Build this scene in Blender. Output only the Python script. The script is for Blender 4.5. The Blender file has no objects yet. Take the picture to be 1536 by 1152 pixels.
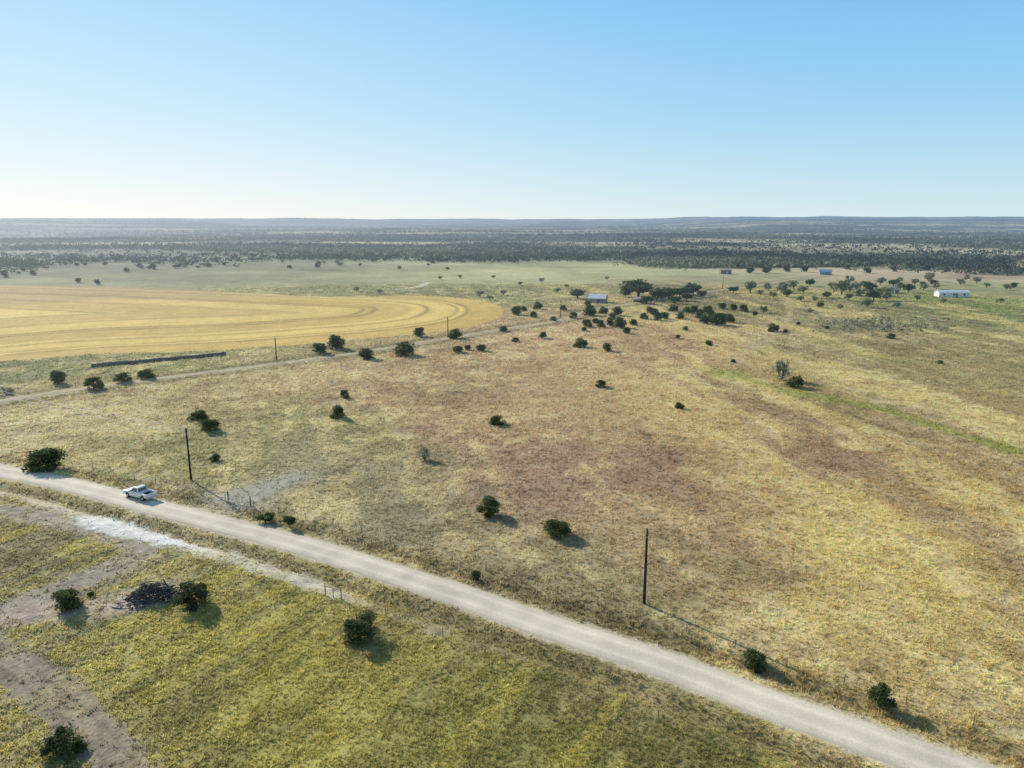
import bpy, bmesh, math, random
import numpy as np
from mathutils import Vector, Matrix

random.seed(7); rng = np.random.default_rng(11)
SC = bpy.context.scene; C = SC.collection
H = 44.0; F = 1097.0; P = math.atan(246/1097.0)
cP, sP = math.cos(P), math.sin(P)
R = math.radians

# ------------------------------------------------------------------ ground projection
def gp(px, py, z=0.0):
    u = (px-768)/F; v = -(py-576)/F
    t = (z-H)/(-sP+v*cP)
    return u*t, (cP+v*sP)*t
def depth(x, y, z=0.0):
    return y*cP + (H-z)*sP
def lin(c):
    c = np.asarray(c, float)/255.0
    return np.where(c <= .04045, c/12.92, ((c+.055)/1.055)**2.4)

# ------------------------------------------------------------------ noise
def _h(ix, iy, s):
    h = (ix.astype(np.int64)*374761393 + iy.astype(np.int64)*668265263 + s*974634777) & 0xffffffff
    h = ((h ^ (h >> 13))*1274126177) & 0xffffffff
    h = (h ^ (h >> 16)) & 0xffffff
    return h/16777215.0
def vn(x, y, s=0):
    ix = np.floor(x); iy = np.floor(y); fx = x-ix; fy = y-iy
    fx = fx*fx*(3-2*fx); fy = fy*fy*(3-2*fy)
    a = _h(ix, iy, s); b = _h(ix+1, iy, s); c = _h(ix, iy+1, s); d = _h(ix+1, iy+1, s)
    return (a*(1-fx)+b*fx)*(1-fy)+(c*(1-fx)+d*fx)*fy
def fbm(x, y, s=0, o=3):
    t = 0; a = 1; n = 0
    for k in range(o):
        ca, sa = math.cos(k*1.1+.4), math.sin(k*1.1+.4)
        t = t + a*vn((x*ca-y*sa)*2**k, (x*sa+y*ca)*2**k, s+k*17); n += a; a *= .55
    return t/n
def ss(a, b, x):
    t = np.clip((x-a)/(b-a), 0, 1); return t*t*(3-2*t)

# ------------------------------------------------------------------ lines and areas on the ground
def catmull(pts, n=10):
    p = [np.array(q, float) for q in pts]; p = [2*p[0]-p[1]]+p+[2*p[-1]-p[-2]]
    out = []
    for i in range(1, len(p)-2):
        for k in range(n):
            t = k/n
            out.append(.5*(2*p[i]+(p[i+1]-p[i-1])*t+(2*p[i-1]-5*p[i]+4*p[i+1]-p[i+2])*t*t+(3*p[i]-p[i-1]-3*p[i+1]+p[i+2])*t**3))
    out.append(p[-2]); return np.array(out)
def resample(pts, step):
    d = np.hypot(*np.diff(pts, axis=0).T); s = np.concatenate([[0], np.cumsum(d)])
    n = max(2, int(s[-1]/step)); q = np.linspace(0, s[-1], n)
    return np.stack([np.interp(q, s, pts[:, 0]), np.interp(q, s, pts[:, 1])], 1)
def relax(p, k):
    p = p.copy()
    for _ in range(k): p[1:-1] = .5*p[1:-1]+.25*(p[:-2]+p[2:])
    return p
def dline(X, Y, pts):
    best = np.full(X.shape, 1e12); sg = np.ones(X.shape)
    for (ax, ay), (bx, by) in zip(pts[:-1], pts[1:]):
        dx, dy = bx-ax, by-ay; L = dx*dx+dy*dy+1e-9
        t = np.clip(((X-ax)*dx+(Y-ay)*dy)/L, 0, 1)
        ex = X-ax-t*dx; ey = Y-ay-t*dy; d = ex*ex+ey*ey
        m = d < best; best = np.where(m, d, best); sg = np.where(m, np.sign(dx*ey-dy*ex), sg)
    return np.sqrt(best), sg
def spoly(X, Y, pts):
    pts = list(pts); cl = pts+[pts[0]]
    d, _ = dline(X, Y, cl); ins = np.zeros(X.shape, bool)
    for (ax, ay), (bx, by) in zip(cl[:-1], cl[1:]):
        c = ((ay > Y) != (by > Y)); xx = (bx-ax)*(Y-ay)/(by-ay+1e-12)+ax
        ins ^= c & (X < xx)
    return np.where(ins, d, -d)
def streak(X, Y, a, b, long_, wide, s):
    a, b = np.array(gp(*a)), np.array(gp(*b)); t = (b-a)/np.hypot(*(b-a))
    return fbm((X*t[0]+Y*t[1])/long_, (-X*t[1]+Y*t[0])/wide, s, 2)

road_px = [(-420,640),(-200,668),(0,706),(100,726),(240,763),(400,804),(500,832),(600,864),(700,896),(830,942),(1000,998),(1130,1047),(1250,1090),(1400,1144),(1560,1203),(1900,1330)]
ROAD = resample(catmull([gp(*q) for q in road_px], 8), 3.0)
lane_px = [(-150,630),(0,602),(200,573),(400,548),(560,526),(700,503),(790,489),(850,479),(885,466),(940,457),(1000,447),(1060,438),(1120,431),(1180,421),(1235,413)]
LANE = resample(catmull([gp(*q) for q in lane_px], 6), 9.0)
WHEAT = [gp(*q) for q in [(-300,592),(-100,560),(0,543),(150,531),(300,527),(450,517),(560,507),(650,499),(720,488),(748,477),(757,467),(748,457),(715,449),(660,444),(600,443),(540,444),(490,444),(440,443),(380,440),(300,435),(200,431),(100,429),(0,428),(-300,425)]]
W_RIM = relax(resample(catmull([gp(*q) for q in [(-600,640),(-300,592),(-100,560),(0,543),(150,531),(300,527),(450,517),(560,507),(650,499),(720,488),(748,477),(757,467),(748,457),(715,449),(660,444),(600,441),(500,438),(400,434),(200,428),(0,423),(-300,418),(-600,414)]], 6), 7), 16)
def pl(*q): return resample(catmull([gp(*p) for p in q], 6), 2.5)
TRACKS = [  # line, half width, colour, softness, how far grass breaks it up
    (pl((-60,942),(0,985),(66,1034),(126,1085),(182,1145),(225,1205)), 2.05, (152,138,118), .45, .25),
    (pl((-40,940),(40,908),(120,874),(185,845),(215,824),(170,800),(60,775),(0,765)), 2.5, (166,154,134), 1.5, .4),
    (pl((30,925),(110,915),(190,905),(240,885)), 2.3, (182,164,142), 1.5, .35),
    (pl((-30,732),(40,746),(110,768),(150,785)), 1.3, (196,184,160), .8, .3),
    (pl((290,822),(390,850),(450,868),(510,891)), 1.5, (204,193,168), .8, .35),
    (pl((490,884),(570,914),(660,948)), .9, (190,176,146), .9, .7),
    (pl((640,942),(760,978),(900,1022),(1010,1055)), .4, (150,134,94), .6, .6),
    (pl((1100,545),(1130,520),(1165,500),(1185,470),(1180,450)), 1.3, (184,164,122), 2.0, .3),
    (pl((590,434),(625,431),(642,424)), 2.2, (212,200,168), 2.0, 0),
]
BARE = [
    ([gp(*q) for q in [(115,778),(160,771),(215,787),(270,806),(312,822),(262,823),(190,806),(130,795)]], (222,216,204), .8, .94),
    ([gp(*q) for q in [(300,752),(345,735),(400,720),(455,708),(470,718),(420,740),(385,765),(340,772)]], (172,165,150), 4.0, .7),
    ([gp(*q) for q in [(165,905),(200,893),(270,885),(275,900),(215,915),(170,918)]], (198,180,164), 1.2, .9),
]
ANCH = [
 (1400,700,176,150,106),(1300,800,206,180,118),(1200,900,188,164,110),(1450,900,198,173,112),(1500,1060,154,137,92),(1050,850,160,141,104),(850,850,158,143,108),
 (600,780,162,151,118),(450,700,160,150,116),(250,690,156,148,104),(150,650,200,180,136),(80,630,202,182,140),(350,600,182,161,120),(600,600,174,149,115),(700,660,170,144,115),
 (560,660,158,149,106),(450,640,160,151,106),(850,620,184,158,120),(1000,700,162,135,107),(1150,760,160,134,106),(850,720,166,141,115),(950,780,184,161,122),(1000,560,194,168,128),
 (1250,680,162,137,106),(1380,770,186,160,110),(1150,640,192,167,124),(1300,600,174,156,108),(1450,620,182,162,112),(1480,560,168,154,108),(1380,520,158,149,102),(1250,520,166,152,106),
 (1050,520,198,168,128),(900,500,192,163,125),(750,550,180,155,119),(500,570,188,166,126),(250,570,180,161,118),(1200,470,148,143,98),(1400,460,142,144,94),(1500,440,152,150,100),(1440,455,136,148,84),
 (1000,440,152,142,102),(700,440,150,145,102),(600,410,160,156,110),(800,410,174,167,120),(950,400,162,157,112),(300,412,154,150,108),(100,400,136,132,102),(50,555,144,142,100),(250,540,148,144,100),
 (1350,415,182,162,128),(1500,415,182,162,128),(700,1050,156,147,86),(400,1050,160,150,86),(300,960,162,151,94),(600,930,152,139,94),(900,1100,144,136,80),(1100,1130,138,129,80),
 (200,1120,156,145,94),(60,850,148,140,106),(100,800,150,139,107),(1000,1030,142,129,88),(40,1060,160,148,106),
 (100,385,126,126,104),(400,385,132,130,104),(700,385,138,135,106),(1000,382,112,116,92),(1300,385,120,122,94),(1500,388,158,145,114),
 (100,352,128,128,110),(500,352,120,123,104),(900,350,130,129,109),(1300,352,132,130,108),(500,338,120,122,106),(1200,338,120,122,106),
 (900,920,152,138,100),(1300,960,180,158,108),(1400,1040,168,149,102),(1530,690,168,153,104),(1400,655,180,160,110),(1250,610,180,161,110),(1150,575,178,158,108),(1480,800,198,172,112),(1530,880,164,143,98)]
AX = np.array([gp(a[0], a[1]) for a in ANCH]); AL = np.array([lin(a[2:5]) for a in ANCH])
AAZ = np.arctan2(AX[:, 0], AX[:, 1]); ALR = np.log(np.hypot(AX[:, 0], AX[:, 1]))
GREENLINE = pl((1090,560),(1180,585),(1290,606),(1400,640),(1480,665),(1600,695))

def glade(X, Y): return ss(.535, .60, fbm(X/430, Y/150, 131, 3))
def woods(X, Y):
    r = np.hypot(X, Y); az = np.arctan2(X, Y)
    m = .6*fbm(X/420, Y/200, 91, 3)+.4*fbm(X/1500, Y/700, 95, 2)
    m = ss(.34, .46, m+.05*ss(1100, 1800, r))*(1-.88*glade(X, Y))
    m *= ss(760, 1150, r-150*az+620*(fbm(X/240, Y/300, 97, 4)-.5))
    right = ss(.13, .24, az)*ss(690, 760, r-150*(fbm(X/110, Y/110, 5)-.5))*(1-ss(900, 1050, r))*ss(.26, .42, fbm(X/130, Y/60, 99, 3))
    return np.clip(np.maximum(m, right), 0, 1)

def cf(X, Y):
    """albedo of the ground and a bareness value at world points"""
    r = np.hypot(X, Y)+1e-3
    n1 = fbm(X/15, Y/15, 1)-.5; n1b = fbm(X/15+40, Y/15-9, 2)-.5
    n2 = fbm(X/80, Y/80, 3)-.5; n2b = fbm(X/80+7, Y/80+31, 4)-.5
    Xw = X+18*n1+.18*r*n2; Yw = Y+22*n1b+.22*r*n2b
    rw = np.hypot(Xw, Yw)+1e-3
    az = np.clip(np.arctan2(Xw, Yw), -.9, .9); lr = np.log(rw)
    W = np.zeros(X.shape); col = np.zeros(X.shape+(3,))
    for i in range(len(ANCH)):
        w = 1/((az-AAZ[i])**2+(.8*(lr-ALR[i]))**2+.003)**2
        W += w; col += w[..., None]*AL[i]
    col /= W[..., None]
    p1 = fbm(X/1.1, Y/1.1, 21, 3); p2 = fbm(X/7, Y/7, 22, 4); p3 = fbm(X/45, Y/45, 23, 3); p4 = fbm(X/3.6+3, Y/3.6, 27, 4); p5 = fbm(X/220, Y/140, 29, 3)
    sR = streak(X+8*n1, Y+8*n1b, (1150,680), (1500,850), 48, 3.4, 81); sW = streak(X+10*n1, Y+10*n1b, (1100,640), (1520,900), 70, 9, 85)
    sF = streak(X, Y, (180,1085), (420,935), 40, 1.4, 83)
    sd, sg = dline(X, Y, ROAD); d = sd*sg            # sign checked below
    d = d*SGN
    fore = ss(-4, -9, d)
    past = (1-fore)*(1-ss(420, 620, r))
    rt = ss(15, 50, X)
    straw = ss(.50, .64, (.5-.2*rt)*p2+(.5+.2*rt)*sR)*past*(.48+.10*rt)
    col = col*(1-straw[..., None])+straw[..., None]*lin((216, 195, 146))
    sw_ = ss(.50, .60, sW)*past*rt*.5
    col = col*(1-sw_[..., None])+sw_[..., None]*lin((214, 188, 128))
    rw_ = ss(.50, .40, sW)*past*rt*.30
    col = col*(1-rw_[..., None])+rw_[..., None]*lin((146, 120, 94))
    dk = ss(.50, .66, .6*p4+.4*sR)*past*.34
    col = col*(1-dk[..., None])+dk[..., None]*lin((118, 102, 80))
    gr = ss(.48, .62, p4)*fore*.3
    col = col*(1-gr[..., None])+gr[..., None]*lin((114, 112, 68))
    yl = ss(.47, .59, .25*p2+.75*sF)*fore*.45
    col = col*(1-yl[..., None])+yl[..., None]*lin((184, 169, 94))
    # green drainage line on the right
    gd, _ = dline(X, Y, GREENLINE)
    g = np.exp(-(gd/np.maximum(1.6, 3.6+9*n1))**2)*.7
    col = col*(1-g[..., None])+g[..., None]*lin((148, 152, 80))
    # far cropped fields and bands
    fld = glade(X, Y)*ss(1000, 1500, r)*.75
    col = col*(1-fld[..., None])+fld[..., None]*lin((200, 184, 142))
    mul = 1+.42*(p1-.5)+.34*(p2-.5)+.28*(p3-.5)+.7*(p5-.5)*ss(300, 700, r)+.5*(p3-.5)*ss(500, 700, r)
    col = col*mul[..., None]
    bare = np.zeros(X.shape)
    # gold field
    s = spoly(X, Y, WHEAT); sw = s+10*n2*ss(350, 450, r)+2.0*n1
    w = ss(-1.5, 2.0, sw)
    sl_, _ = dline(X, Y, W_RIM)
    gold = lin((222, 190, 112))*np.ones(X.shape+(3,))
    band = ss(-.25, .25, np.sin(sl_/8.5+1.0+.5*n2))[..., None]*.55
    gold = gold*(1-band)+band*lin((194, 160, 92))
    tan = ss(.38, .58, fbm(X/160, Y/90, 33, 3)*.7+.3*ss(390, 560, r))[..., None]*ss(380, 520, r)[..., None]
    gold = gold*(1-tan*.7)+tan*.7*lin((182, 154, 108))
    st = 1-.07*(np.sin(sl_/1.7)*.5+.5)
    for q, wd in ((17, 1.3), (22, .9), (37, 1.6), (63, 1.8), (69, 1.2), (95, 1.9), (128, 2.0), (160, 2.0), (196, 2.2)):
        st = st-.38*np.exp(-((sl_+.4*n1-q)/wd)**2)*(.6+.7*p3)
    gold = gold*(st*(1+.26*(p2-.5)+.25*(p3-.5)+.28*(p1-.5)))[..., None]
    col = col*(1-w[..., None])+w[..., None]*gold
    bare = np.maximum(bare, np.where(w > .5, 1.01, 0))
    # verges
    v = np.exp(-((d-5.0)/1.4)**2)*.5
    col = col*(1-v[..., None])+v[..., None]*lin((122, 110, 78))
    v = np.exp(-((d+4.8)/1.3)**2)*.4
    col = col*(1-v[..., None])+v[..., None]*lin((134, 120, 84))
    ld, lsg = dline(X, Y, LANE)
    v = np.exp(-((ld-5)/2.2)**2)*.55
    col = col*(1-v[..., None])+v[..., None]*lin((108, 104, 76))
    # worn tracks and bare patches
    for pts, hw, c, sf, br in TRACKS:
        td, _ = dline(X, Y, pts)
        m = ss(sf, -sf, td-hw+1.6*n1+1.0*(p1-.5)*2)*.93*(1-br*ss(.47, .58, p4))
        cc = lin(c)*(1+.8*(p1-.5)+.5*(p4-.5))[..., None]
        if hw > 2: cc = cc*(1-.22*np.exp(-((td-.85)/.28)**2))[..., None]
        col = col*(1-m[..., None])+m[..., None]*cc; bare = np.maximum(bare, m*1.02)
    for pts, c, sf, am in BARE:
        td = spoly(X, Y, pts)
        m = ss(-sf, sf, td+2.5*n1+1.6*(p1-.5))*am
        cc = lin(c)*(1+.35*(p1-.5))[..., None]
        col = col*(1-m[..., None])+m[..., None]*cc; bare = np.maximum(bare, m*1.0)
    # gravel thrown out beside the road
    e = ss(3.2, 2.3, np.abs(d)+1.2*(p1-.5)+.8*n1)*.85
    col = col*(1-e[..., None])+e[..., None]*lin((198, 184, 155)); bare = np.maximum(bare, e)
    bare = np.maximum(bare, ss(3.0, 2.0, ld))
    # wooded ground is darker
    wm = woods(X, Y)*ss(650, 800, r)
    col = col*(1-.75*wm[..., None])+.75*wm[..., None]*lin((80, 88, 68))
    return np.clip(col, .005, .85), bare, d, fore

_, sg = dline(np.array([gp(700, 700)[0]]), np.array([gp(700, 700)[1]]), ROAD)
SGN = float(sg[0])                                    # far side of the road counts positive

def hf(X, Y):
    X = np.asarray(X, float); Y = np.asarray(Y, float)
    r = np.hypot(X, Y); az = np.arctan2(X, Y)
    sd, sg = dline(X, Y, ROAD); d = sd*sg*SGN
    ld, _ = dline(X, Y, LANE)
    flat = ss(2.4, 7, sd)*ss(2.5, 7, ld)
    z = flat*(.30*(fbm(X/7, Y/7, 51, 3)-.5)+.5*(fbm(X/40, Y/40, 52, 2)-.5))
    z = z-.5*np.exp(-((d+5.6)/1.3)**2)-.28*np.exp(-((d-4.8)/1.1)**2)
    far = ss(1100, 3000, r)
    z = z+far*(46*(fbm(X/1400, Y/800, 61, 4)-.5))
    z = z+ss(3200, 5200, r)*(1-ss(5600, 7200, r))*38*ss(.43, .62, fbm(X/2200+5, Y/2200, 63, 3))
    rim = ss(6500, 9500, r)
    z = z+rim*(48+34*ss(.10, .34, az)+8*ss(.0,-.5,az)+26*(fbm(az*20, r/7000, 65, 4)-.5))
    return z
def hz(x, y): return float(hf(np.array([x]), np.array([y]))[0])

# ------------------------------------------------------------------ object helpers
def mesh_np(name, V, Fc, col=None, smooth=False):
    V = np.asarray(V, np.float32); Fc = np.asarray(Fc, np.int32); k = Fc.shape[1]; n = len(Fc)
    me = bpy.data.meshes.new(name)
    me.vertices.add(len(V)); me.vertices.foreach_set('co', V.ravel())
    me.loops.add(n*k); me.loops.foreach_set('vertex_index', Fc.ravel())
    me.polygons.add(n); me.polygons.foreach_set('loop_start', np.arange(0, n*k, k, dtype=np.int32))
    if smooth: me.polygons.foreach_set('use_smooth', np.ones(n, bool))
    me.update(calc_edges=True)
    if col is not None:
        a = me.attributes.new('Col', 'FLOAT_COLOR', 'POINT')
        c = np.ones((len(V), 4), np.float32); c[:, :3] = col
        a.data.foreach_set('color', c.ravel())
    return me
def link(name, me, m=None, parent=None, loc=None, rz=0):
    o = bpy.data.objects.new(name, me); C.objects.link(o)
    if m is not None and me is not None and not me.materials: me.materials.append(m)
    if parent is not None: o.parent = parent
    if loc is not None: o.location = loc
    o.rotation_euler[2] = rz
    return o
def tag(o, label=None, cat=None, group=None, kind=None):
    if label: o['label'] = label
    if cat: o['category'] = cat
    if group: o['group'] = group
    if kind: o['kind'] = kind
    return o
def empty(name, loc, rz=0, label=None, cat=None, group=None):
    o = bpy.data.objects.new(name, None); C.objects.link(o); o.location = loc; o.rotation_euler[2] = rz
    o.empty_display_size = .3
    return tag(o, label, cat, group)
class MB:
    def __init__(s): s.v = []; s.f = []
    def add(s, v, f):
        b = len(s.v); s.v += [tuple(q) for q in v]; s.f += [tuple(i+b for i in q) for q in f]; return s
    def box(s, c, d, rz=0):
        x, y, z = d[0]/2, d[1]/2, d[2]/2; ca, sa = math.cos(rz), math.sin(rz); v = []
        for q in ((-x,-y,-z),(x,-y,-z),(x,y,-z),(-x,y,-z),(-x,-y,z),(x,-y,z),(x,y,z),(-x,y,z)):
            v.append((c[0]+q[0]*ca-q[1]*sa, c[1]+q[0]*sa+q[1]*ca, c[2]+q[2]))
        return s.add(v, [(0,3,2,1),(4,5,6,7),(0,1,5,4),(1,2,6,5),(2,3,7,6),(3,0,4,7)])
    def tube(s, pts, rad, n=6, caps=True):
        pts = [Vector(p) for p in pts]; v = []; f = []
        if not hasattr(rad, '__len__'): rad = [rad]*len(pts)
        for i, p in enumerate(pts):
            t = (pts[min(i+1, len(pts)-1)]-pts[max(i-1, 0)]).normalized()
            a = t.cross(Vector((0,0,1)) if abs(t.z) < .9 else Vector((1,0,0))).normalized(); b = t.cross(a)
            for k in range(n):
                q = 2*math.pi*k/n; v.append(p+(a*math.cos(q)+b*math.sin(q))*rad[i])
        for i in range(len(pts)-1):
            for k in range(n):
                f.append((i*n+k, i*n+(k+1)%n, (i+1)*n+(k+1)%n, (i+1)*n+k))
        if caps: f.append(tuple(range(n))); f.append(tuple(range((len(pts)-1)*n, len(pts)*n))[::-1])
        return s.add(v, f)
    def prism(s, prof, y0, y1, y0t=None, y1t=None, zt=None):
        n = len(prof); v = []
        for (x, z) in prof:
            k = 0 if zt is None else max(0, min(1, (z-zt[0])/(zt[1]-zt[0])))
            v.append((x, y0+(0 if y0t is None else (y0t-y0)*k), z))
        for (x, z) in prof:
            k = 0 if zt is None else max(0, min(1, (z-zt[0])/(zt[1]-zt[0])))
            v.append((x, y1+(0 if y1t is None else (y1t-y1)*k), z))
        f = [tuple(range(n)), tuple(range(2*n-1, n-1, -1))]
        for i in range(n): f.append((i, i+n, (i+1)%n+n, (i+1)%n))
        return s.add(v, f)
    def mesh(s, name, bevel=0, smooth=False):
        me = bpy.data.meshes.new(name); me.from_pydata(s.v, [], s.f)
        bm = bmesh.new(); bm.from_mesh(me)
        bmesh.ops.recalc_face_normals(bm, faces=bm.faces)
        if bevel: bmesh.ops.bevel(bm, geom=[e for e in bm.edges if len(e.link_faces) == 2 and e.calc_face_angle(0) > .4], offset=bevel, segments=2, profile=.6, affect='EDGES')
        bm.to_mesh(me); bm.free()
        if smooth:
            for p in me.polygons: p.use_smooth = True
        me.update(); return me
    def build(s, name, m, parent=None, bevel=0, loc=None, rz=0, smooth=False):
        return link(name, s.mesh(name, bevel, smooth), m, parent, loc, rz)

# ------------------------------------------------------------------ materials
def painted_haze(nt, sh):  # aerial haze painted into the surface as emission, stronger with distance, paler sunward
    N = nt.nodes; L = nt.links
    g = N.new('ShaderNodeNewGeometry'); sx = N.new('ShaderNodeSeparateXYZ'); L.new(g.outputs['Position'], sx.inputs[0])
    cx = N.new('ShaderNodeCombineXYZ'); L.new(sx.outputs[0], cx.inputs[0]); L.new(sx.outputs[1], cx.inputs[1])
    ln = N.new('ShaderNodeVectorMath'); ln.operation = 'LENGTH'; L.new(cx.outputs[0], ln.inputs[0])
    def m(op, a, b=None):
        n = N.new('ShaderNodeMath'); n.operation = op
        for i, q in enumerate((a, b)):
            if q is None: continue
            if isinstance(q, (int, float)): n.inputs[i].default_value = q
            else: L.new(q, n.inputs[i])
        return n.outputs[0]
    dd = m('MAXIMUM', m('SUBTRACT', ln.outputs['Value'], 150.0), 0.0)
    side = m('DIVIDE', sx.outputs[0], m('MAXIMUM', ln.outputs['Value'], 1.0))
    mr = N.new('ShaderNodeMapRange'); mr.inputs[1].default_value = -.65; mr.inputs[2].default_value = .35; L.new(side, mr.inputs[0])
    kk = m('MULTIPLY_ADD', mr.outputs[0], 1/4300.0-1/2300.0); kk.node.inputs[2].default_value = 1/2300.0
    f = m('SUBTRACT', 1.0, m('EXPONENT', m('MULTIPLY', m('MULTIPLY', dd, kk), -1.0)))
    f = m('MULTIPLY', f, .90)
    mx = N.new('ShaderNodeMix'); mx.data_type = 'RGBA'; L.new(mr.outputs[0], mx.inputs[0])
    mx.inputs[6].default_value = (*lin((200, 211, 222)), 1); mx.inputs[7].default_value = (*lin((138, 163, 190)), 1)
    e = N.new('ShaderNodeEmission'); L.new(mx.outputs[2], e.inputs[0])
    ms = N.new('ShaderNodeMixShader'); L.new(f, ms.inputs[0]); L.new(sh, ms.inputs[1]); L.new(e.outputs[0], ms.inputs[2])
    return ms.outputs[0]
def mat(name, color=None, noise=((1.0, .2),), rough=.9, trans=0, metal=0, spec=.2, bump=0, bscale=8, gain=1.0):
    m = bpy.data.materials.new(name); m.use_nodes = True; nt = m.node_tree; N = nt.nodes; L = nt.links; N.clear()
    out = N.new('ShaderNodeOutputMaterial')
    if color is None:
        a = N.new('ShaderNodeAttribute'); a.attribute_name = 'Col'; c = a.outputs['Color']
    else:
        a = N.new('ShaderNodeRGB'); a.outputs[0].default_value = (*color, 1); c = a.outputs[0]
    g = N.new('ShaderNodeNewGeometry')
    for i, (scale, amt) in enumerate(noise):
        n = N.new('ShaderNodeTexNoise'); n.inputs['Scale'].default_value = scale; n.inputs['Detail'].default_value = 3
        L.new(g.outputs['Position'], n.inputs['Vector'])
        mr = N.new('ShaderNodeMapRange'); mr.inputs[1].default_value = .3; mr.inputs[2].default_value = .7
        mr.inputs[3].default_value = (1-amt)*(gain if i == 0 else 1); mr.inputs[4].default_value = (1+amt)*(gain if i == 0 else 1)
        L.new(n.outputs[0], mr.inputs[0])
        vm = N.new('ShaderNodeVectorMath'); vm.operation = 'SCALE'; L.new(c, vm.inputs[0]); L.new(mr.outputs[0], vm.inputs['Scale'])
        c = vm.outputs[0]
    if trans:
        d = N.new('ShaderNodeBsdfDiffuse'); t = N.new('ShaderNodeBsdfTranslucent'); L.new(c, d.inputs[0]); L.new(c, t.inputs[0])
        ms = N.new('ShaderNodeMixShader'); ms.inputs[0].default_value = trans; L.new(d.outputs[0], ms.inputs[1]); L.new(t.outputs[0], ms.inputs[2]); sh = ms.outputs[0]
    else:
        b = N.new('ShaderNodeBsdfPrincipled'); L.new(c, b.inputs['Base Color']); b.inputs['Roughness'].default_value = rough
        b.inputs['Metallic'].default_value = metal; b.inputs['Specular IOR Level'].default_value = spec
        if bump:
            n = N.new('ShaderNodeTexNoise'); n.inputs['Scale'].default_value = bscale; n.inputs['Detail'].default_value = 4; L.new(g.outputs['Position'], n.inputs['Vector'])
            bp = N.new('ShaderNodeBump'); bp.inputs['Strength'].default_value = 1; bp.inputs['Distance'].default_value = bump
            L.new(n.outputs[0], bp.inputs['Height']); L.new(bp.outputs[0], b.inputs['Normal'])
        sh = b.outputs[0]
    L.new(painted_haze(nt, sh), out.inputs['Surface'])
    return m
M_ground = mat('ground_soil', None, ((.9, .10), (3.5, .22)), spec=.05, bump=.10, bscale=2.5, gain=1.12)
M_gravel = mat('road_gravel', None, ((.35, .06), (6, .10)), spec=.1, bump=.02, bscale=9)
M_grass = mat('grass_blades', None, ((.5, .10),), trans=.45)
M_leaf = mat('leaf', None, ((1.2, .22),), trans=.3)
M_bark = mat('bark', (.10, .085, .065), ((6, .3),), bump=.01)
M_pole = mat('weathered_pole_wood', (.05, .04, .033), ((3, .25),))
M_post = mat('fence_post_wood', (.22, .195, .155), ((4, .3),))
M_wire = mat('bright_wire', (.80, .79, .76), ((2, .1),), rough=.65, spec=.5)
M_fwire = mat('galvanised_wire', (.22, .21, .2), ((2, .1),), rough=.5)
M_ceram = mat('glazed_insulator', (.3, .3, .3), ((8, .1),), rough=.3)
M_steel = mat('gate_steel', (.28, .26, .24), ((5, .2),), rough=.5, spec=.4)
M_bale = mat('weathered_hay', (.17, .15, .12), ((1.5, .3), (9, .25)), bump=.03)
M_white = mat('white_paint', (.78, .79, .8), ((2, .04),), rough=.3, spec=.5)
M_glass = mat('dark_glass', (.015, .018, .022), ((2, .1),), rough=.08, spec=.8)
M_rubber = mat('rubber', (.02, .02, .02), ((8, .1),), rough=.8)
M_trim = mat('black_trim', (.025, .025, .027), ((8, .1),), rough=.6)
M_chrome = mat('bright_metal', (.55, .56, .58), ((8, .05),), rough=.3, metal=.8)
M_red = mat('red_lens', (.35, .015, .012), ((8, .05),), rough=.2, spec=.6)
M_lens = mat('clear_lens', (.7, .72, .74), ((8, .05),), rough=.15, spec=.6)
M_roofw = mat('pale_metal_roof', (.74, .74, .73), ((1, .05),), rough=.5)
M_roofp = mat('tan_roof', (.45, .33, .25), ((1, .1),))
M_roofg = mat('grey_roof', (.36, .33, .28), ((1, .1),))
M_wallt = mat('tan_wall', (.38, .32, .25), ((1, .1),))
M_wallw = mat('white_siding', (.80, .80, .78), ((1, .05),))
M_wallb = mat('brown_wall', (.24, .19, .15), ((1, .12),))
M_blue = mat('blue_metal_siding', (.22, .34, .48), ((1, .08),), rough=.6)
M_brush = mat('dead_brush', (.115, .108, .10), ((1.8, .6),))

# ------------------------------------------------------------------ ground
az = np.concatenate([np.linspace(-math.pi, -.80, 24)[:-1], np.linspace(-.80, .80, 960), np.linspace(.80, math.pi, 24)[1:]])
rr = np.concatenate([np.linspace(1.5, 38, 22)[:-1], np.exp(np.linspace(math.log(38), math.log(1000), 700))[:-1], np.exp(np.linspace(math.log(1000), math.log(30000), 220))])
A, RR = np.meshgrid(az, rr); X = (RR*np.sin(A)).ravel(); Y = (RR*np.cos(A)).ravel()
colr, _, _, _ = cf(X, Y); Z = hf(X, Y)
na, nr = len(az), len(rr)
I = np.arange(nr*na).reshape(nr, na)
Fq = np.stack([I[:-1, :-1], I[1:, :-1], I[1:, 1:], I[:-1, 1:]], -1).reshape(-1, 4)[:, ::-1]
me = mesh_np('ground', np.stack([X, Y, Z], 1), Fq, colr, True)
tag(link('ground', me, M_ground), 'dry ranch pasture ground stretching to the far low hills', 'ground', kind='structure')

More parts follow.
